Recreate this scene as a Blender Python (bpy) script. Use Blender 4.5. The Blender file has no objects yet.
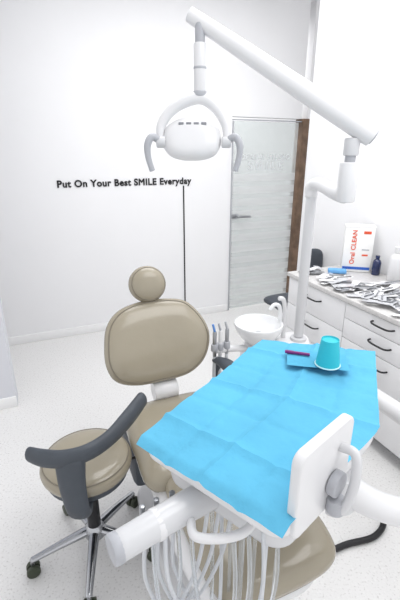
import bpy, bmesh, math, random
from mathutils import Vector, Matrix, noise
random.seed(7)
TH=math.radians(20.15); H=1.7
COL=bpy.context.collection
W=Vector((.9205,.3907,0)); F=Vector((.3907,-.9205,0)); Z=Vector((0,0,1))

# ---------------- materials ----------------
def mat(name,col,rough=.5,metal=0,bump=0,bscale=50,coat=0,trans=0,alpha=1,var=0,vscale=20,spec=.5,ior=1.45):
    m=bpy.data.materials.new(name); m.use_nodes=True; nt=m.node_tree
    b=nt.nodes['Principled BSDF']
    b.inputs['Base Color'].default_value=(*col,1); b.inputs['Roughness'].default_value=rough
    b.inputs['Metallic'].default_value=metal; b.inputs['Coat Weight'].default_value=coat
    b.inputs['Transmission Weight'].default_value=trans; b.inputs['Alpha'].default_value=alpha
    b.inputs['Specular IOR Level'].default_value=spec; b.inputs['IOR'].default_value=ior
    tc=nt.nodes.new('ShaderNodeTexCoord')
    if bump:
        n=nt.nodes.new('ShaderNodeTexNoise'); n.inputs['Scale'].default_value=bscale; n.inputs['Detail'].default_value=4
        bp=nt.nodes.new('ShaderNodeBump'); bp.inputs['Strength'].default_value=bump; bp.inputs['Distance'].default_value=.01
        nt.links.new(tc.outputs['Object'],n.inputs['Vector']); nt.links.new(n.outputs['Fac'],bp.inputs['Height']); nt.links.new(bp.outputs['Normal'],b.inputs['Normal'])
    if var:
        n=nt.nodes.new('ShaderNodeTexNoise'); n.inputs['Scale'].default_value=vscale; n.inputs['Detail'].default_value=5
        r=nt.nodes.new('ShaderNodeValToRGB')
        r.color_ramp.elements[0].position=.35; r.color_ramp.elements[1].position=.65
        r.color_ramp.elements[0].color=(*[c*(1-var) for c in col],1); r.color_ramp.elements[1].color=(*col,1)
        nt.links.new(tc.outputs['Object'],n.inputs['Vector']); nt.links.new(n.outputs['Fac'],r.inputs['Fac']); nt.links.new(r.outputs['Color'],b.inputs['Base Color'])
    return m
M_wall=mat('wall_paint',(.83,.83,.84),.9,bump=.05,bscale=120,var=.01,vscale=3)
M_wall2=mat('wall_paint_bright',(.84,.84,.85),.9,bump=.05,bscale=120,var=.01,vscale=3)
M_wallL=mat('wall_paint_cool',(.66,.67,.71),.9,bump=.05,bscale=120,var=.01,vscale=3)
M_base=mat('baseboard_white',(.84,.84,.84),.5,var=.02)
M_white=mat('white_plastic',(.72,.72,.73),.28,coat=.3,var=.02,vscale=8)
M_white2=mat('white_enamel',(.61,.615,.63),.3,coat=.3,var=.02,vscale=8)
M_lgrey=mat('light_grey_plastic',(.42,.43,.46),.4,var=.04)
M_tan=mat('taupe_vinyl',(.32,.285,.215),.27,bump=.16,bscale=12,coat=.4,var=.05,vscale=5)
M_tand=mat('taupe_piping',(.19,.165,.125),.4,var=.05)
M_dark=mat('charcoal_rubber',(.06,.07,.085),.5,bump=.05,bscale=200,var=.1)
M_black=mat('black_plastic',(.013,.013,.015),.4,var=.1)
M_castor=mat('caster_olive',(.045,.055,.035),.5,var=.1)
M_chrome=mat('chrome',(.42,.43,.45),.15,1,var=.05)
M_steel=mat('brushed_steel',(.40,.41,.43),.3,1,var=.1)
M_ceramic=mat('ceramic_white',(.76,.77,.78),.08,coat=.8,var=.01)
M_lam=mat('cabinet_laminate',(.82,.82,.83),.3,coat=.15,var=.01)
M_counter=mat('countertop',(.66,.65,.64),.35,var=.12,vscale=60)
M_wood=mat('brown_wood',(.20,.125,.08),.5,var=.45,vscale=12)
M_cup=mat('teal_paper_cup',(.03,.50,.59),.5,var=.03)
M_cuprim=mat('cup_white',(.60,.85,.88),.5,var=.02)
M_pen=mat('magenta_plastic',(.20,.02,.16),.3,var=.05)
M_red=mat('orange_red_print',(.75,.10,.04),.5,var=.05)
M_bprint=mat('blue_print',(.03,.12,.50),.5,var=.05)
M_card=mat('white_carton',(.86,.86,.85),.5,var=.02)
M_bluec=mat('blue_cloth',(.15,.40,.75),.7,var=.1)
M_navy=mat('navy_bottle',(.01,.02,.08),.2,coat=.5,var=.05)
M_tip=mat('blue_tip',(.10,.25,.6),.4,var=.05)
M_hose=mat('translucent_hose',(.90,.93,.96),.2,trans=.85,var=.03,ior=1.12)
M_hoseg=mat('grey_hose',(.60,.62,.65),.4,var=.05)
M_vent=mat('vent_grey',(.22,.23,.25),.4,var=.1)
M_lens=mat('lamp_lens',(.7,.72,.75),.1,coat=.6,var=.02)
M_p1=mat('pouch_film',(.56,.57,.60),.25,coat=.5,var=.2,vscale=30)
M_p2=mat('pouch_paper',(.78,.78,.79),.6,var=.1,vscale=40)
M_p3=mat('pouch_grey',(.40,.41,.43),.4,var=.3,vscale=60)
M_ink=mat('sign_ink',(.012,.012,.014),.6,var=.05)
M_etch=mat('etched_glass_text',(.68,.70,.71),.8,var=.02)

# floor: speckled vinyl
M_floor=mat('speckled_vinyl',(.66,.66,.67),.26,spec=.45)
nt=M_floor.node_tree; b=nt.nodes['Principled BSDF']; tc=nt.nodes['Texture Coordinate']
v=nt.nodes.new('ShaderNodeTexNoise'); v.inputs['Scale'].default_value=100; v.inputs['Detail'].default_value=3
r=nt.nodes.new('ShaderNodeValToRGB'); e=r.color_ramp.elements
e[0].position=.33; e[0].color=(.58,.57,.56,1); e[1].position=.41; e[1].color=(.74,.735,.728,1)
e2=e.new(.62); e2.color=(.75,.745,.738,1); e3=e.new(.70); e3.color=(.81,.805,.80,1)
nt.links.new(tc.outputs['Object'],v.inputs['Vector']); nt.links.new(v.outputs['Fac'],r.inputs['Fac']); nt.links.new(r.outputs['Color'],b.inputs['Base Color'])

M_sheet=mat('blue_paper',(.115,.445,.66),.8,bump=.4,bscale=30,var=.10,vscale=7,spec=.2)
M_sheet2=mat('blue_paper_bib',(.095,.40,.60),.8,bump=.3,bscale=30,var=.08,vscale=9,spec=.2)
# glass with etched bands
M_glass=bpy.data.materials.new('etched_glass'); M_glass.use_nodes=True; nt=M_glass.node_tree; nt.nodes.clear()
out=nt.nodes.new('ShaderNodeOutputMaterial'); mix=nt.nodes.new('ShaderNodeMixShader'); mix2=nt.nodes.new('ShaderNodeMixShader')
tr=nt.nodes.new('ShaderNodeBsdfTransparent'); tr.inputs[0].default_value=(.90,.93,.92,1)
gl=nt.nodes.new('ShaderNodeBsdfGlossy'); gl.inputs['Roughness'].default_value=.03; gl.inputs[0].default_value=(.8,.8,.8,1)
df=nt.nodes.new('ShaderNodeBsdfDiffuse'); df.inputs[0].default_value=(.74,.75,.755,1)
tc=nt.nodes.new('ShaderNodeTexCoord'); sep=nt.nodes.new('ShaderNodeSeparateXYZ'); nt.links.new(tc.outputs['Object'],sep.inputs[0])
mu=nt.nodes.new('ShaderNodeMath'); mu.operation='MULTIPLY'; mu.inputs[1].default_value=8; nt.links.new(sep.outputs['Z'],mu.inputs[0])
fr=nt.nodes.new('ShaderNodeMath'); fr.operation='FRACT'; nt.links.new(mu.outputs[0],fr.inputs[0])
gt=nt.nodes.new('ShaderNodeMath'); gt.operation='GREATER_THAN'; gt.inputs[1].default_value=.4; nt.links.new(fr.outputs[0],gt.inputs[0])
lt=nt.nodes.new('ShaderNodeMath'); lt.operation='LESS_THAN'; lt.inputs[1].default_value=1.5; nt.links.new(sep.outputs['Z'],lt.inputs[0])
m2=nt.nodes.new('ShaderNodeMath'); m2.operation='MULTIPLY'; nt.links.new(gt.outputs[0],m2.inputs[0]); nt.links.new(lt.outputs[0],m2.inputs[1])
m3=nt.nodes.new('ShaderNodeMath'); m3.operation='MULTIPLY_ADD'; m3.inputs[1].default_value=.30; m3.inputs[2].default_value=.32; nt.links.new(m2.outputs[0],m3.inputs[0])
mix2.inputs[0].default_value=.05; nt.links.new(tr.outputs[0],mix2.inputs[1]); nt.links.new(gl.outputs[0],mix2.inputs[2])
nt.links.new(m3.outputs[0],mix.inputs[0]); nt.links.new(mix2.outputs[0],mix.inputs[1]); nt.links.new(df.outputs[0],mix.inputs[2]); nt.links.new(mix.outputs[0],out.inputs[0])

# ---------------- geometry helpers ----------------
def group(name,loc=(0,0,0)):
    e=bpy.data.objects.new(name,None); e.empty_display_size=.1; COL.objects.link(e); e.location=loc; return e
def finish(name,bm,m,parent=None,smooth=True,mats=None):
    bmesh.ops.recalc_face_normals(bm,faces=bm.faces[:])
    me=bpy.data.meshes.new(name); bm.to_mesh(me); bm.free()
    for mm in (mats or [m]): me.materials.append(mm)
    if smooth:
        for p in me.polygons: p.use_smooth=True
        try: me.set_sharp_from_angle(angle=math.radians(40))
        except Exception: pass
    o=bpy.data.objects.new(name,me); COL.objects.link(o)
    if parent: 
        o.parent=parent; o.matrix_parent_inverse=Matrix.Translation(-Vector(parent.location))
    return o
def frame(c,x,y,z=None):
    x=Vector(x).normalized(); y=Vector(y); y=(y-x*y.dot(x)).normalized(); zz=x.cross(y)
    m=Matrix.Identity(4)
    for i in range(3): m[i][0]=x[i]; m[i][1]=y[i]; m[i][2]=zz[i]; m[i][3]=c[i]
    return m
def box(name,c,size,m,parent=None,x=W,y=None,bev=.005,seg=2):
    y=y if y is not None else Z.cross(Vector(x))
    bm=bmesh.new(); bmesh.ops.create_cube(bm,size=1)
    bmesh.ops.scale(bm,vec=Vector(size),verts=bm.verts)
    if bev: bmesh.ops.bevel(bm,geom=bm.edges[:],offset=bev,segments=seg,profile=.5,affect='EDGES')
    bm.transform(frame(c,x,y)); return finish(name,bm,m,parent)
def cr(pts,n,cyc=False):
    pts=[Vector(p) for p in pts]; res=[]; L=len(pts)
    rng=L if cyc else L-1
    for i in range(rng):
        if cyc: a,b_,c,d=[pts[(i+k)%L] for k in(-1,0,1,2)]
        else: a=pts[max(i-1,0)];b_=pts[i];c=pts[i+1];d=pts[min(i+2,L-1)]
        for k in range(n):
            t=k/n; res.append(.5*((2*b_)+(c-a)*t+(2*a-5*b_+4*c-d)*t*t+(3*b_-a-3*c+d)*t**3))
    if not cyc: res.append(pts[-1])
    return res
def tube(name,pts,r,m,parent=None,n=8,seg=16,smoothpath=True,cyc=False,flat=None,cap=True):
    k=len(pts); rr=r if isinstance(r,(list,tuple)) else [r]*k
    P=[Vector((*p,)) for p in pts]
    if smoothpath and (k>2 or cyc):
        Q=cr(P,n,cyc); R=[v.x for v in cr([Vector((a,0,0)) for a in rr],n,cyc)]
    else: Q=P; R=list(rr)
    bm=bmesh.new(); rings=[]; N=len(Q)
    up=None
    for i in range(N):
        if cyc: t=(Q[(i+1)%N]-Q[i-1]).normalized()
        else: t=(Q[min(i+1,N-1)]-Q[max(i-1,0)]).normalized()
        if up is None:
            up=Vector((0,0,1)) if abs(t.z)<.9 else Vector((1,0,0))
        up=(up-t*up.dot(t)).normalized(); s=t.cross(up)
        fa,fb=flat or (1,1)
        rings.append([bm.verts.new(Q[i]+(up*math.sin(a)*fa+s*math.cos(a)*fb)*R[i]) for a in [2*math.pi*j/seg for j in range(seg)]])
    cnt=N if cyc else N-1
    for i in range(cnt):
        A=rings[i];B=rings[(i+1)%N]
        for j in range(seg): bm.faces.new((A[j],A[(j+1)%seg],B[(j+1)%seg],B[j]))
    if not cyc and cap:
        for ring,i,dr in((rings[0],0,-1),(rings[-1],N-1,1)):
            t=(Q[1]-Q[0]).normalized() if i==0 else (Q[-1]-Q[-2]).normalized()
            prev=ring
            for sc,off in((.92,.25),(.7,.42),(.35,.5)):
                nr=[bm.verts.new(Q[i]+(v.co-Q[i])*sc+t*dr*off*R[i]*.6) for v in ring]
                for j in range(seg): bm.faces.new((prev[j],prev[(j+1)%seg],nr[(j+1)%seg],nr[j]))
                prev=nr
            bm.faces.new(prev)
    return finish(name,bm,m,parent)
def lathe(name,prof,m,parent=None,c=(0,0,0),axis=Z,seg=40):
    axis=Vector(axis).normalized(); x=Vector((1,0,0)) if abs(axis.x)<.9 else Vector((0,1,0))
    x=(x-axis*x.dot(axis)).normalized(); y=axis.cross(x); c=Vector(c)
    bm=bmesh.new(); rings=[]
    for r,z in prof:
        if r<1e-5: rings.append([bm.verts.new(c+axis*z)])
        else: rings.append([bm.verts.new(c+axis*z+(x*math.cos(a)+y*math.sin(a))*r) for a in [2*math.pi*j/seg for j in range(seg)]])
    for A,B in zip(rings,rings[1:]):
        for j in range(seg):
            if len(A)==1 and len(B)==1: continue
            if len(A)==1: bm.faces.new((A[0],B[(j+1)%seg],B[j]))
            elif len(B)==1: bm.faces.new((A[j],A[(j+1)%seg],B[0]))
            else: bm.faces.new((A[j],A[(j+1)%seg],B[(j+1)%seg],B[j]))
    return finish(name,bm,m,parent)
def cyl(name,a,b,r,m,parent=None,seg=28,bev=None):
    a=Vector(a);b=Vector(b); L=(b-a).length; bv=bev if bev is not None else min(r*.2,L*.2)
    return lathe(name,[(0,0),(r-bv,0),(r-bv*.3,bv*.3),(r,bv),(r,L-bv),(r-bv*.3,L-bv*.3),(r-bv,L),(0,L)],m,parent,a,(b-a),seg)
def puff(name,outline,c,x,y,th,m,parent=None,n=8,p=5,curve=0,q=.5,piping=None,bend=0):
    O=[Vector((a[0],a[1],0)) for a in outline]; O=cr(O,n,True); cen=sum(O,Vector())/len(O)
    Mx=frame(c,x,y); bm=bmesh.new()
    S=[0,.15,.3,.45,.6,.7,.78,.85,.9,.94,.97,.99,1]
    def hgt(s): return th*.5*max(0,(1-s**p))**q
    def P(o,s,sg):
        v=cen+(o-cen)*s; z=sg*hgt(s)+curve*(v.x**2)+bend*(v.y**2); return Mx@Vector((v.x,v.y,z))
    top=[];bot=[]
    for s in S:
        if s==0: top.append([bm.verts.new(P(O[0],0,1))]); bot.append([bm.verts.new(P(O[0],0,-1))])
        elif s==1: rr=[bm.verts.new(P(o,1,1)) for o in O]; top.append(rr); bot.append(rr)
        else: top.append([bm.verts.new(P(o,s,1)) for o in O]); bot.append([bm.verts.new(P(o,s,-1)) for o in O])
    N=len(O)
    for R in(top,bot):
        for A,B in zip(R,R[1:]):
            for j in range(N):
                if len(A)==1: bm.faces.new((A[0],B[j],B[(j+1)%N]))
                else: bm.faces.new((A[j],A[(j+1)%N],B[(j+1)%N],B[j]))
    o=finish(name,bm,m,parent)
    for pl in o.data.polygons: pl.use_smooth=True
    if piping:
        pts=[P(q_,piping[0],1) for q_ in O][::2]
        tube(name+'_piping',pts,piping[1],M_tand,parent,n=2,seg=6,cyc=True)
    return o
def prism(name,poly,z0,z1,m,parent=None,bev=.01,seg=3):
    bm=bmesh.new(); A=[bm.verts.new((x,y,z0)) for x,y in poly]; B=[bm.verts.new((x,y,z1)) for x,y in poly]
    N=len(poly); bm.faces.new(A[::-1]); bm.faces.new(B)
    for i in range(N): bm.faces.new((A[i],A[(i+1)%N],B[(i+1)%N],B[i]))
    if bev:
        vert=[e for e in bm.edges if abs(e.verts[0].co.z-e.verts[1].co.z)>1e-5]
        if bev[0]: bmesh.ops.bevel(bm,geom=vert,offset=bev[0],segments=6,profile=.5,affect='EDGES')
        hor=[e for e in bm.edges if abs(e.verts[0].co.z-e.verts[1].co.z)<1e-5 and len(e.link_faces)==2]
        if bev[1]: bmesh.ops.bevel(bm,geom=hor,offset=bev[1],segments=seg,profile=.5,affect='EDGES')
    return finish(name,bm,m,parent)
def textmesh(name,body,m,length,bold,parent,fr_):
    cu=bpy.data.curves.new(name,'FONT'); cu.body=body; cu.size=.1; cu.extrude=.0005; cu.bevel_depth=bold; cu.bevel_resolution=0; cu.space_character=1.08
    to=bpy.data.objects.new(name+'_tmp',cu); COL.objects.link(to); bpy.context.view_layer.update()
    me=bpy.data.meshes.new_from_object(to.evaluated_get(bpy.context.evaluated_depsgraph_get())); bpy.data.objects.remove(to)
    me.materials.clear(); me.materials.append(m)
    xs=[v.co.x for v in me.vertices]; x0,x1=min(xs),max(xs); k=length/(x1-x0)
    me.transform(fr_@Matrix.Diagonal((k,k,1,1))@Matrix.Translation((-x0,0,0)))
    o=bpy.data.objects.new(name,me); COL.objects.link(o); o.parent=parent; o.matrix_parent_inverse=Matrix.Translation(-Vector(parent.location)); return o
V=Vector
def wp(s,d,z): # room coords: s along W, d along F, origin on back wall at (0,4.16)
    return V((0,4.16,0))+W*s+F*d+Z*z

# ---------------- room ----------------
box('floor',wp(0,1.6,-.05),(9,7.6,.1),M_floor,bev=0)
box('ceiling',wp(0,2.0,3.15),(9,6.8,.1),M_wall,bev=0)
dl=.345; dr=1.165
box('wall_back',wp((-4.2+dl)/2,-.06,1.55),(dl+4.2,.12,3.1),M_wall,bev=0)
box('wall_back_header',wp((dl+dr)/2,-.06,2.57),(dr-dl,.12,1.06),M_wall,bev=0)
box('wall_back_side',wp((dr+.07+4)/2,-.06,1.55),(4-dr-.07,.12,3.1),M_wall,bev=0)
box('wall_corridor',wp(.6,-1.6,1.55),(4,.1,3.1),M_wall,bev=0)
box('baseboard_back',wp((-4.2+dl)/2,.008,.04),(dl+4.2-.02,.016,.08),M_base,bev=.003)
cwc=V((1.222,3.10,0))
we=cwc-F*.72
rw=we+F*1.9+W*.075
box('wall_right',(rw.x,rw.y,1.55),(3.8,.14,3.1),M_wall2,x=F,bev=0)
lc=V((-1.31,2.44,0))-W*.9
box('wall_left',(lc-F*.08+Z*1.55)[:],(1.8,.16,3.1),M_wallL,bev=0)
box('baseboard_left',(lc+F*.008+Z*.04)[:],(1.8,.016,.08),M_base,bev=.003)

# glass door
g=group('door_1',wp(dl,0,0))
bm=bmesh.new(); bmesh.ops.create_cube(bm,size=1); bmesh.ops.scale(bm,vec=(dr-dl-.06,.01,1.98),verts=bm.verts); bmesh.ops.translate(bm,vec=(0,0,1.01),verts=bm.verts)
o=finish('glass_leaf',bm,M_glass,g,False); p0=wp((dl+dr)/2-.01,.005,0); o.matrix_parent_inverse=Matrix.Identity(4)
o.location=p0-V(g.location); o.rotation_euler=(0,0,math.atan2(W.y,W.x))
box('edge_strip',wp(dl+.008,.005,1.0),(.008,.02,2.0),M_lgrey,g,bev=.002)
box('top_rail',wp((dl+dr)/2,.005,2.012),(dr-dl,.02,.012),M_lgrey,g,bev=.003)
box('lock_case',wp(dl+.05,.018,1.07),(.08,.03,.045),M_steel,g,bev=.004)
tube('lever',[wp(dl+.06,.03,1.07),wp(dl+.06,.065,1.07),wp(dl+.09,.07,1.07),wp(dl+.21,.07,1.065)],.012,M_steel,g)
textmesh('etched_lettering','DENTAL STUDIO',M_etch,.60,.0012,g,frame(wp(dl+.10,.012,1.64),W,Z))
textmesh('etched_lettering_2','S M I L E',M_etch,.42,.0012,g,frame(wp(dl+.19,.012,1.54),W,Z))
box('trim_1',wp(dr+.035,-.03,1.02),(.08,.14,2.04),M_wood,bev=.006)

# wall sign
g=group('wall_lettering',wp(-.7,.01,1.45))
textmesh('letters','Put On Your Best SMILE Everyday',M_ink,1.262,.0034,g,frame(wp(-1.357,.006,1.418),W,Z))
box('pinstripe',wp(-.178,.004,.77),(.012,.006,1.26),M_ink,g,bev=0)

# ---------------- cabinet ----------------
A0=V((.67,2.867,0)); 
def cp(s,d,z): return A0+F*s+W*d+Z*z
g=group('drawer_cabinet',A0)
LEN=2.4
box('carcass',cp(LEN/2,.31,.46),(LEN,.58,.76),M_lam,g,x=F,bev=.003)
box('plinth',cp(LEN/2,.34,.04),(LEN,.50,.08),M_lgrey,g,x=F,bev=.002)
box('countertop',cp(LEN/2-.005,.29,.855),(LEN+.02,.61,.03),M_counter,g,x=F,bev=.004)
cols=[([.835,.635,.435,.235,.09],[.765,.565,.365,.165]),([.835,.735,.605,.395,.09],[.80,.685,.545,.325]),([.835,.735,.605,.395,.09],[.80,.685,.545,.325]),([.835,.635,.435,.235,.09],[.765,.565,.365,.165])]
for ci,(edges,hs) in enumerate(cols):
    for i in range(4):
        zt,zb=edges[i]-.002,edges[i+1]+.002
        box('drawer_%d_%d'%(ci,i),cp(ci*.6+.3,.008,(zt+zb)/2),(.595,.02,zt-zb),M_lam,g,x=F,bev=.002)
        c=cp(ci*.6+.3,-.002,hs[i]); 
        tube('handle_%d_%d'%(ci,i),[c-F*.075,c-F*.07-W*.022,c-F*.04-W*.03-Z*.004,c+F*.04-W*.03-Z*.004,c+F*.07-W*.022,c+F*.075],.0055,M_black,g,n=5,seg=8)
# pouches
bm=bmesh.new()
for i in range(190):
    s=random.uniform(.03,1.6); d=random.uniform(.04,.50)
    if s<.46 and d>.22: continue
    if s>.5 and d>.44: continue
    c=cp(s,d,.877+random.uniform(0,.022)); a=random.gauss(.35,.5); l=random.uniform(.08,.19); w=random.uniform(.03,.06)
    mtx=frame(c,(math.cos(a),math.sin(a),random.uniform(-.07,.07)),(-math.sin(a),math.cos(a),random.uniform(-.1,.1)))
    mi=random.choice([0,0,1,1,1,1,2])
    gr=bmesh.ops.create_grid(bm,x_segments=5,y_segments=2,size=.5)
    for v_ in gr['verts']:
        z=.005*noise.noise(v_.co*3+V((i,0,0)))
        v_.co=mtx@V((v_.co.x*l,v_.co.y*w,z+.004))
    for f_ in set(f for v_ in gr['verts'] for f in v_.link_faces): f_.material_index=mi
    if random.random()<.6:
        gr=bmesh.ops.create_cube(bm,size=1)
        for v_ in gr['verts']: v_.co=mtx@V((v_.co.x*l*.75,v_.co.y*.006,v_.co.z*.005+.009))
        for f_ in set(f for v_ in gr['verts'] for f in v_.link_faces): f_.material_index=random.choice([3,3,3,4])
finish('sterilized_instrument_pouches',bm,None,None,True,[M_p1,M_p2,M_p3,M_steel,M_vent])
# carton
cc=cp(.15,.475,0); g=group('medicine_carton',cc+Z*.87)
xb=V((.97,-.24,0)).normalized(); yb=Z.cross(xb)
box('carton',cc+Z*(.872+.165),(.20,.10,.33),M_card,g,x=xb,bev=.003)
box('lid_flap',cc+Z*(.872+.333),(.204,.104,.010),M_card,g,x=xb,bev=.002)
textmesh('print_label','Oral CLEAN',M_red,.25,.002,g,frame(cc+Z*.93-yb*.0512-xb*.02,Z,-xb))
box('print_band',cc+Z*.90-yb*.051,(.19,.002,.02),M_bprint,g,x=xb,bev=0)
box('print_side',cc+Z*1.0-yb*.051+xb*.05,(.04,.002,.012),M_red,g,x=xb,bev=0)
box('print_side_2',cc+Z*1.04-yb*.051+xb*.05,(.05,.002,.008),M_lgrey,g,x=xb,bev=0)
box('print_mark',cc+Z*1.165-yb*.051+xb*.05,(.05,.002,.02),M_red,g,x=xb,bev=0)
lathe('mouthwash_bottle',[(0,0),(.028,0),(.03,.004),(.03,.09),(.024,.105),(.012,.115),(.012,.12),(.015,.12),(.015,.14),(0,.14)],M_navy,None,cp(.30,.53,.872))
lathe('disinfectant_bottle',[(0,0),(.04,0),(.043,.005),(.043,.15),(.035,.175),(.016,.19),(.016,.2),(.02,.2),(.02,.235),(0,.235)],M_white,None,cp(.46,.53,.872))
box('folded_cloth',cp(.16,.30,.888),(.13,.06,.03),M_bluec,None,x=xb,bev=.01)

# dark swivel chair behind cabinet
g=group('office_chair',(.74,3.26,0))
puff('backrest',[(-.10,-.1),(0,-.12),(.10,-.1),(.11,.05),(.08,.11),(0,.13),(-.08,.11),(-.11,.05)],(.975,3.385,.80),W,Z,.05,M_dark,g)
puff('seat',[(-.17,-.17),(.17,-.17),(.19,0),(.17,.17),(-.17,.17),(-.19,0)],(.80,3.27,.48),W,F,.08,M_dark,g)
tube('back_stem',[(.82,3.29,.44),(.93,3.40,.48),(.96,3.42,.75)],.015,M_black,g)
cyl('column',(.80,3.27,.08),(.80,3.27,.45),.025,M_black,g)
for i in range(5):
    a=i*math.tau/5+.3; e_=V((.80+.22*math.cos(a),3.27+.22*math.sin(a),.07)); tube('leg_%d'%i,[(.80,3.27,.11),e_],[.02,.014],M_black,g)
    cyl('caster_%d'%i,e_+V((-.012,0,-.042)),e_+V((.012,0,-.042)),.027,M_black,g)

# ---------------- dental chair ----------------
OC=V((-.17,1.72,0))
g=group('dental_chair',OC)
bc=V((-.215,1.805,.817)); al=math.radians(27); UB=(Z*math.cos(al)-F*math.sin(al)); 
s5=.0052
ol=[((u-157)*s5,(342-v_)*s5/1.0) for u,v_ in [(128,306),(157,301),(187,305),(201,318),(209,336),(208,352),(199,368),(182,378),(157,380),(131,379),(113,372),(106,359),(106,342),(112,320)]]
puff('backrest_cushion',ol,bc,W,UB,.11,M_tan,g,p=4,curve=.35,piping=(.93,.003))
shell=[(a*.93,b_*.93) for a,b_ in ol]
nb=V(W).cross(UB)
puff('backrest_shell',shell,bc-nb*.04,W,UB,.07,M_white,g,p=6,curve=.35)
puff('headrest_cushion',[(.095*math.cos(t),.092*math.sin(t)) for t in [k*math.tau/12 for k in range(12)]],bc+UB*.290+nb*.02-W*.005,W,(UB+Z*.3).normalized(),.10,M_tan,g,p=3,piping=(.88,.0025))
box('headrest_bar',bc+UB*.22-nb*.03,(.05,.2,.015),M_steel,g,x=W,y=UB,bev=.005)
def dc(s,w,z): return OC+F*s+W*w+Z*z
puff('seat_cushion',[(-.20,0),(-.235,.12),(-.24,.3),(-.22,.5),(0,.52),(.22,.5),(.24,.3),(.235,.12),(.20,0),(0,-.02)],dc(0,0,.51),W,F,.12,M_tan,g,p=6,piping=(.95,.003))
puff('legrest_cushion',[(-.215,0),(-.225,.2),(-.22,.40),(-.17,.49),(0,.51),(.17,.49),(.22,.40),(.225,.2),(.215,0),(0,-.02)],dc(.50,.05,.515),W,(F-Z*.04),.12,M_tan,g,p=6,piping=(.95,.003))
puff('seat_shell',[(-.19,0),(-.22,.3),(-.22,.8),(-.15,.98),(0,1.0),(.15,.98),(.23,.8),(.23,.3),(.19,0),(0,-.05)],dc(0,.01,.445),W,F,.10,M_white,g,p=8)
tube('backrest_hinge',[dc(.1,0,.44),dc(-.03,0,.50),dc(-.06,0,.60),bc-UB*.12-nb*.07],[.06,.055,.05,.05],M_white2,g)
lathe('hinge_cap',[(0,-.06),(.045,-.06),(.05,-.05),(.05,.05),(.045,.06),(0,.06)],M_white,g,dc(-.02,0,.585),W)
box('pedestal',dc(.45,0,.27),(.28,.36,.32),M_white,g,bev=.05,seg=4)
box('lift_arm',dc(.35,0,.3),(.18,.6,.12),M_white2,g,bev=.03,seg=3)
prism('base_plate',[tuple(dc(a,b_,0).xy) for a,b_ in[(0,-.2),(.95,-.2),(.95,.2),(0,.2)]],.0,.07,M_white,g,(.1,.02))
box('mechanism_cover',dc(.08,-.07,.33),(.32,.28,.18),M_dark,g,bev=.03)
ar=[dc(-.06,.29,.52),dc(-.07,.30,.60),dc(-.03,.30,.67),dc(.06,.31,.69),dc(.16,.31,.69),dc(.26,.30,.68)]
tube('armrest_pad',[a_+Z*.015-W*.01 for a_ in ar[2:]],[.022,.032,.032,.024],M_dark,g,flat=(.7,1.2))
tube('armrest_post',[dc(.0,.2,.44),dc(-.04,.28,.48),dc(-.05,.30,.58),dc(-.02,.30,.67)],.018,M_dark,g)

# ---------------- operator stool ----------------
SC=V((-.47,1.33,0))
g=group('dental_stool',SC)
puff('seat_cushion',[(.185*math.cos(t),.185*math.sin(t)) for t in [k*math.tau/16 for k in range(16)]],SC+Z*.50,(1,0,0),(0,1,0),.09,M_tan,g,p=6,piping=(.93,.003))
lathe('seat_pan',[(0,-.03),(.15,-.03),(.165,-.02),(.165,0),(0,0)],M_dark,g,SC+Z*.465)
cyl('gas_lift_outer',SC+Z*.13,SC+Z*.30,.028,M_black,g); cyl('gas_lift_inner',SC+Z*.28,SC+Z*.44,.018,M_chrome,g)
lathe('hub',[(0,0),(.035,0),(.045,.01),(.045,.05),(.03,.07),(0,.07)],M_chrome,g,SC+Z*.085)
for i in range(5):
    a=math.radians(206+72*i); d=V((math.cos(a),math.sin(a),0)); e_=SC+d*.27
    tube('leg_%d'%i,[SC+d*.03+Z*.125,SC+d*.15+Z*.105,e_+Z*.08],[.024,.019,.014],M_chrome,g,flat=(.8,1))
    sd=V((-d.y,d.x,0))
    cyl('caster_stem_%d'%i,e_+Z*.05,e_+Z*.085,.008,M_steel,g)
    for k_ in(-1,1): cyl('caster_%d_%d'%(i,k_),e_+sd*k_*.004+Z*.028,e_+sd*k_*.024+Z*.028,.028,M_castor,g,seg=20)
arm=[(-.60,1.135,.705),(-.54,1.115,.705),(-.47,1.11,.708),(-.395,1.14,.71),(-.335,1.215,.71),(-.285,1.33,.715),(-.245,1.44,.725)]
tube('arm_rest_pad',arm,[.030,.036,.034,.033,.034,.038,.036],M_dark,g,flat=(1.0,.65))
tube('arm_support',[(-.455,1.12,.69),(-.45,1.10,.60),(-.44,1.10,.48),(-.445,1.16,.425),(-.465,1.28,.42)],[.050,.044,.038,.032,.028],M_dark,g,flat=(1.1,.6))
tube('height_lever',[SC+V((0,0,.43)),SC+V((.1,.08,.42)),SC+V((.22,.12,.42))],.006,M_black,g)

# ---------------- delivery unit ----------------
g=group('dental_delivery_unit',(.3,.95,1.0))
Lp,Fp,Rp,TR,TL=(-.155,.79),(.15,.535),(.45,.83),(.61,1.245),(.23,1.34)
ctr=V((.28,.95))
def ins(p,k): q=ctr+(V(p)-ctr)*k; return (q.x,q.y)
prism('tray_top',[ins(p,.97) for p in(Lp,Fp,Rp,TR,TL)],1.0,1.040,M_white,g,(.04,.012))
prism('unit_body',[ins(p,.86) for p in(Lp,Fp,Rp,TR,TL)],.90,1.005,M_white2,g,(.05,.025))
pa=V((.165,.565,0)); pb=V((.325,.715,0)); px=(pb-pa).normalized(); pn=V((px.y,-px.x,0))
bm=bmesh.new()
bmesh.ops.create_cube(bm,size=1); bmesh.ops.scale(bm,vec=(.20,.205,.022),verts=bm.verts)
ve=[e_ for e_ in bm.edges if abs(e_.verts[0].co.z-e_.verts[1].co.z)>.01]
bmesh.ops.bevel(bm,geom=ve,offset=.025,segments=6,profile=.5,affect='EDGES')
he=[e_ for e_ in bm.edges if abs(e_.verts[0].co.z-e_.verts[1].co.z)<1e-4 and len(e_.link_faces)==2]
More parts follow.
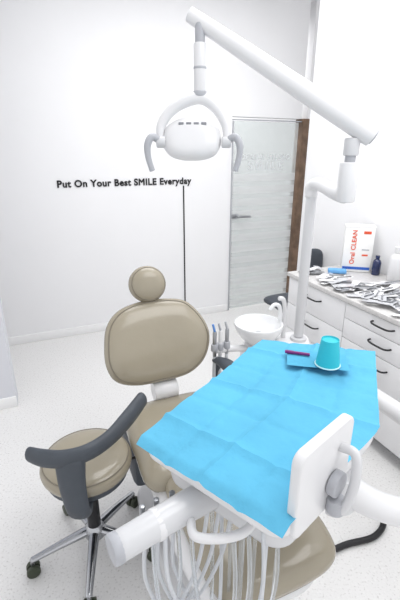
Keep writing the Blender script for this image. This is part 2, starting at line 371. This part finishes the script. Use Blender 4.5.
bmesh.ops.bevel(bm,geom=he,offset=.005,segments=3,profile=.5,affect='EDGES')
pc=(pa+pb)/2+Z*1.09
bm.transform(frame(pc,px,Z)); finish('side_panel',bm,M_white,g)
hc=pc+px*.03+pn*.012
cyl('grip_base',hc-Z*.03,hc-Z*.03+pn*.02,.028,M_lgrey,g)
tube('grip_handle',[hc+pn*.0+Z*.045+px*.02,hc+pn*.03+Z*.045+px*.02,hc+pn*.042+Z*.0+px*.01,hc+pn*.038-Z*.06-px*.0,hc+pn*.02-Z*.10-px*.0,hc+pn*.0-Z*.11],.010,M_white2,g)
cyl('grip_knob',hc-Z*.10+pn*.015,hc-Z*.065+pn*.015,.020,M_lgrey,g)
tube('instrument_bar',[(.03,.73,.95),(-.05,.67,.955),(-.165,.59,.95)],[.036,.034,.031],M_white2,g)
cyl('bar_end_cap',(-.162,.592,.95),(-.180,.580,.95),.032,M_lgrey,g)
cyl('bar_ring',(-.10,.636,.952),(-.085,.646,.952),.0345,M_white,g)
tube('bar_bracket',[(.0,.78,.98),(.06,.72,.93),(.12,.66,.93),(.17,.63,.97)],.018,M_white2,g)
tube('finger_handle',[(-.02,.65,.95),(-.01,.61,.955),(.04,.60,.96),(.09,.61,.965),(.12,.64,.97)],.010,M_white,g)
for i,(px_,py_) in enumerate([(-.13,.68),(-.10,.70),(-.065,.72)]):
    p=V((px_,py_,.93)); 
    cyl('handpiece_%d'%i,p+V((0,0,-.09)),p+V((.0,0,.03)),.007,M_steel,g)
    tube('handpiece_hose_%d'%i,[p+V((0,0,-.09)),p+V((.0,.0,-.22)),p+V((.05,.02,-.36)),p+V((.12,.02,-.2)),p+V((.15,.03,0))],.005,M_hoseg,g,seg=8)
    tube('handpiece_clip_%d'%i,[p,p+V((.02,-.025,.01)),p+V((.035,-.04,.02))],.008,M_lgrey,g,seg=8)
hs=[(-.10,.62),(-.075,.635),(-.05,.655),(-.02,.67)]
for i,(a,b_) in enumerate(hs):
    w=.03*math.sin(i*2.1)
    tube('hose_%d'%i,[(a,b_,.93),(a+.005,b_-.01,.80),(a+.02+w,b_+.02,.60),(a+.05+w,b_+.06,.42),(a+.09,b_+.10,.36),(a+.13,b_+.13,.5),(a+.13,b_+.15,.92)],.0052,M_hose if i!=1 else M_hoseg,g,n=8,seg=10)
for i in range(4):
    a=.07+.032*i; b_=.60+.012*i
    tube('hose_b%d'%i,[(a,b_,.95),(a+.005,b_-.01,.8),(a-.01,b_-.0,.62),(a+.01,b_+.05,.52),(a+.03,b_+.1,.58),(a+.04,b_+.14,.92)],.005,M_hose if i!=2 else M_hoseg,g,n=8,seg=10)
tube('support_arm',[(.32,.95,.92),(.36,.82,.90),(.46,.77,.86),(.60,.80,.82),(.85,.95,.80)],[.045,.042,.036,.04,.045],M_white,g)
cyl('arm_joint',(.36,.80,.84),(.36,.80,.95),.045,M_white2,g)
cyl('arm_joint_2',(.58,.80,.76),(.58,.80,.90),.05,M_white,g)
tube('support_link',[(.85,.95,.80),(.85,1.3,.70),(.75,1.75,.62),(.60,1.92,.58)],.04,M_white,g)
# blue sheet
NU,NV=60,100; bm=bmesh.new(); gv=[]
def lerp(a,b_,t): return V(a)*(1-t)+V(b_)*t
for j in range(NV+1):
    v_=j/NV; l=lerp(Lp,TL,v_); r_=lerp(Fp,Rp,v_/.5) if v_<.5 else lerp(Rp,TR,(v_-.5)/.5)
    row=[]
    for i in range(NU+1):
        u=i/NU; p=l.lerp(r_,u)
        z=1.053+.007*noise.noise(V((p.x*6,p.y*6,0)))+.0018*noise.noise(V((p.x*30,p.y*30,3)))
        for k_,cu_ in enumerate((.25,.5,.75)): z+=(.008 if k_%2 else -.005)*max(0,1-abs(u-cu_)/.04)
        for k_,cv in enumerate((.17,.34,.5,.67,.84)): z+=(.008 if k_%2==0 else -.004)*max(0,1-abs(v_-cv)/.025)
        z=max(z,1.0415)
        if v_<.03: z-=.014*(1-v_/.03)
        row.append(bm.verts.new((p.x,p.y,z)))
    gv.append(row)
for j in range(NV):
    for i in range(NU): bm.faces.new((gv[j][i],gv[j][i+1],gv[j+1][i+1],gv[j+1][i]))
finish('blue_paper_sheet',bm,M_sheet)
bm=bmesh.new(); gr=bmesh.ops.create_grid(bm,x_segments=10,y_segments=8,size=.5)
for v_ in bm.verts: v_.co=V((v_.co.x*.19,v_.co.y*.11,.0015*noise.noise(v_.co*6)))
bm.transform(frame((.380,1.155,1.070),(.97,-.2,0),(.2,.97,0))); finish('folded_paper_bib',bm,M_sheet2)
CP=V((.403,1.118,1.073))
g=group('paper_cup',CP)
lathe('cup_body',[(.037,.004),(.027,.088),(.026,.088),(.024,.083),(0,.083)],M_cup,g,CP)
lathe('cup_lip',[(.037,.004),(.039,.004),(.040,.0015),(.039,0),(.036,0),(.037,.004)],M_cuprim,g,CP)
a=V((.287,1.200,1.076)); b_=V((.362,1.175,1.077))
g=group('marker_pen',(a+b_)/2)
cyl('barrel',a,b_,.005,M_pen,g); cyl('cap',a.lerp(b_,-.02),a.lerp(b_,.35),.006,M_pen,g)

# ---------------- surgical light ----------------
PX,PY=.55,2.03
g=group('dental_light',(PX,PY,.75))
cyl('pole',(PX,PY,.74),(PX,PY,1.53),.026,M_white2,g)
tube('pole_elbow',[(PX,PY,1.50),(PX,PY,1.545),(PX+.02,PY-.05,1.56),(.605,1.85,1.535),(.632,1.79,1.53)],[.030,.032,.030,.032,.038],M_white,g)
cyl('post',(.632,1.785,1.50),(.632,1.785,1.665),.040,M_white,g)
cyl('post_neck',(.632,1.785,1.66),(.632,1.785,1.70),.022,M_lgrey,g)
cyl('post_head',(.632,1.785,1.69),(.632,1.785,1.76),.032,M_white2,g)
a=V((.695,1.768,1.770)); b_=V((-.032,1.895,2.215))
tube('boom',[a,a.lerp(b_,.03),a.lerp(b_,.5),a.lerp(b_,.97),b_],[.036,.042,.038,.029,.026],M_white,g,seg=24)
cyl('boom_end_cap',a+(a-b_).normalized()*.004,a+(a-b_).normalized()*.020,.031,M_lgrey,g)
K=V((0,1.88,0))
cyl('drop_joint',K+V((0,0,2.19)),K+V((0,0,2.10)),.02,M_lgrey,g)
cyl('drop_rod',K+V((0,0,2.12)),K+V((0,0,1.94)),.026,M_white,g)
cyl('drop_ring',K+V((0,0,2.035)),K+V((0,0,2.025)),.027,M_lgrey,g)
cyl('drop_collar',K+V((0,0,1.945)),K+V((0,0,1.925)),.030,M_lgrey,g)
LC=V((-.035,1.87,1.755))
tube('yoke',[LC+V((-.135,-.02,-.02)),LC+V((-.13,-.0,.06)),LC+V((-.07,.01,.13)),LC+V((.03,.01,.165)),LC+V((.10,.01,.13)),LC+V((.145,0,.06)),LC+V((.15,-.02,-.01))],[.013,.02,.024,.026,.024,.02,.013],M_white,g,flat=(1,1))
ly=V((0,.35,.94)).normalized()
puff('lamp_head',[(-.125,-.02),(-.115,.045),(-.06,.085),(0,.092),(.06,.085),(.115,.045),(.125,-.02),(.10,-.065),(.05,-.085),(0,-.088),(-.05,-.085),(-.10,-.065)],LC,(1,0,0),ly,.10,M_white,g,p=4)
ln=V((1,0,0)).cross(ly)
puff('lamp_lens',[(-.10,-.03),(-.06,.06),(0,.07),(.06,.06),(.10,-.03),(.05,-.07),(0,-.075),(-.05,-.07)],LC-ln*.035,(1,0,0),ly,.05,M_lens,g,p=5)
for i in range(4):
    c=LC+V((-.045+.032*i,0,0))+ly*.050+ln*.0455
    box('vent_%d'%i,c,(.022,.011,.006),M_vent,g,x=V((1,0,.0)),y=ly,bev=.002)
for sg in(-1,1):
    o_=LC+V((sg*.14+.008,-.02,-.01))
    cyl('pivot_%d'%sg,o_-V((sg*.02,0,0)),o_+V((sg*.02,0,0)),.024,M_white2,g)
    tube('handle_%d'%sg,[o_,o_+V((sg*.035,-.02,.02)),o_+V((sg*.055,-.03,-.01)),o_+V((sg*.055,-.03,-.06)),o_+V((sg*.04,-.03,-.115))],[.015,.015,.015,.013,.012],M_lgrey,g)

# ---------------- cuspidor ----------------
CB=V((.32,2.0,0)); g=group('cuspidor_unit',CB)
lathe('bowl',[(r_*.94,z_) for r_,z_ in [(0,.045),(.03,.04),(.08,.055),(.115,.085),(.13,.105),(.14,.105),(.143,.098),(.13,.06),(.10,.02),(.06,-.02),(.04,-.03),(0,-.03)]],M_ceramic,g,CB+Z*.73)
cyl('drain_strainer',CB+Z*.773,CB+Z*.779,.02,M_steel,g)
prism('unit_cabinet',[(.22,1.93),(.62,1.90),(.64,2.13),(.24,2.16)],.0,.66,M_white,g,(.06,.03))
prism('unit_top',[(.24,1.92),(.60,1.90),(.63,2.14),(.26,2.16)],.655,.72,M_white,g,(.08,.02))
cyl('bowl_neck',CB+Z*.65,CB+Z*.72,.055,M_ceramic,g)
tube('bowl_spout',[(.43,2.03,.72),(.44,2.03,.85),(.43,2.02,.92),(.40,2.01,.935),(.375,2.0,.91)],.011,M_ceramic,g)
tube('cup_filler',[(.47,2.06,.72),(.47,2.06,.88),(.455,2.05,.95),(.43,2.04,.96)],.012,M_white,g)
cyl('pole_foot',(PX,PY,.70),(PX,PY,.738),.045,M_white2,g)
tube('holder_arm',[(.26,1.98,.69),(.18,1.92,.72),(.08,1.86,.74)],.018,M_white,g)
for i,(x_,y_) in enumerate([(.075,1.85),(.105,1.865),(.14,1.885)]):
    p=V((x_,y_,.76))
    cyl('holder_ring_%d'%i,p-Z*.02,p+Z*.02,.018,M_lgrey,g)
    cyl('suction_handle_%d'%i,p-Z*.05,p+Z*.09,.010,M_steel if i!=1 else M_white,g)
    cyl('suction_tip_%d'%i,p+Z*.09,p+V((-.01,-.0,.13)),.006,M_tip if i==0 else M_lgrey,g)
    tube('suction_hose_%d'%i,[p-Z*.05,p+V((0,0,-.25)),p+V((.02,.01,-.42)),p+V((.10,.06,-.48)),p+V((.17,.1,-.35))],.009,M_hoseg,g)

tube('black_floor_hose',[(.45,1.35,.014),(.55,1.30,.014),(.68,1.34,.014),(.82,1.38,.014),(.90,1.47,.014),(.88,1.58,.014),(.78,1.72,.014),(.62,1.85,.014)],.014,M_black,None)

# ---------------- lights ----------------
def area(name,loc,sx,sy,pw,rot=(0,0,0),col=(1,1,1)):
    l=bpy.data.lights.new(name,'AREA'); l.shape='RECTANGLE'; l.size=sx; l.size_y=sy; l.energy=pw; l.color=col
    o=bpy.data.objects.new(name,l); COL.objects.link(o); o.location=loc; o.rotation_euler=rot; return o
ra=math.atan2(W.y,W.x)
area('ceiling_panel_light',wp(-.4,1.6,3.08),1.8,1.4,40,(0,0,ra))
area('ceiling_panel_light',wp(-.2,3.6,3.08),1.6,1.6,32,(0,0,ra))
area('corridor_light',wp(.7,-.8,3.0),1.0,.8,26,(0,0,ra))
w=bpy.data.worlds.new('world'); bpy.context.scene.world=w; w.use_nodes=True
w.node_tree.nodes['Background'].inputs[0].default_value=(.985,.985,1,1); w.node_tree.nodes['Background'].inputs[1].default_value=1.18

sc=bpy.context.scene
sc.view_settings.view_transform='Standard'
cd=bpy.data.cameras.new("camera"); c=bpy.data.objects.new("camera",cd); COL.objects.link(c)
c.location=(0,0,H); c.rotation_euler=(math.pi/2-TH,0,0); cd.sensor_fit='VERTICAL'; cd.sensor_height=36; cd.lens=24
cd.clip_start=.02
sc.camera=c
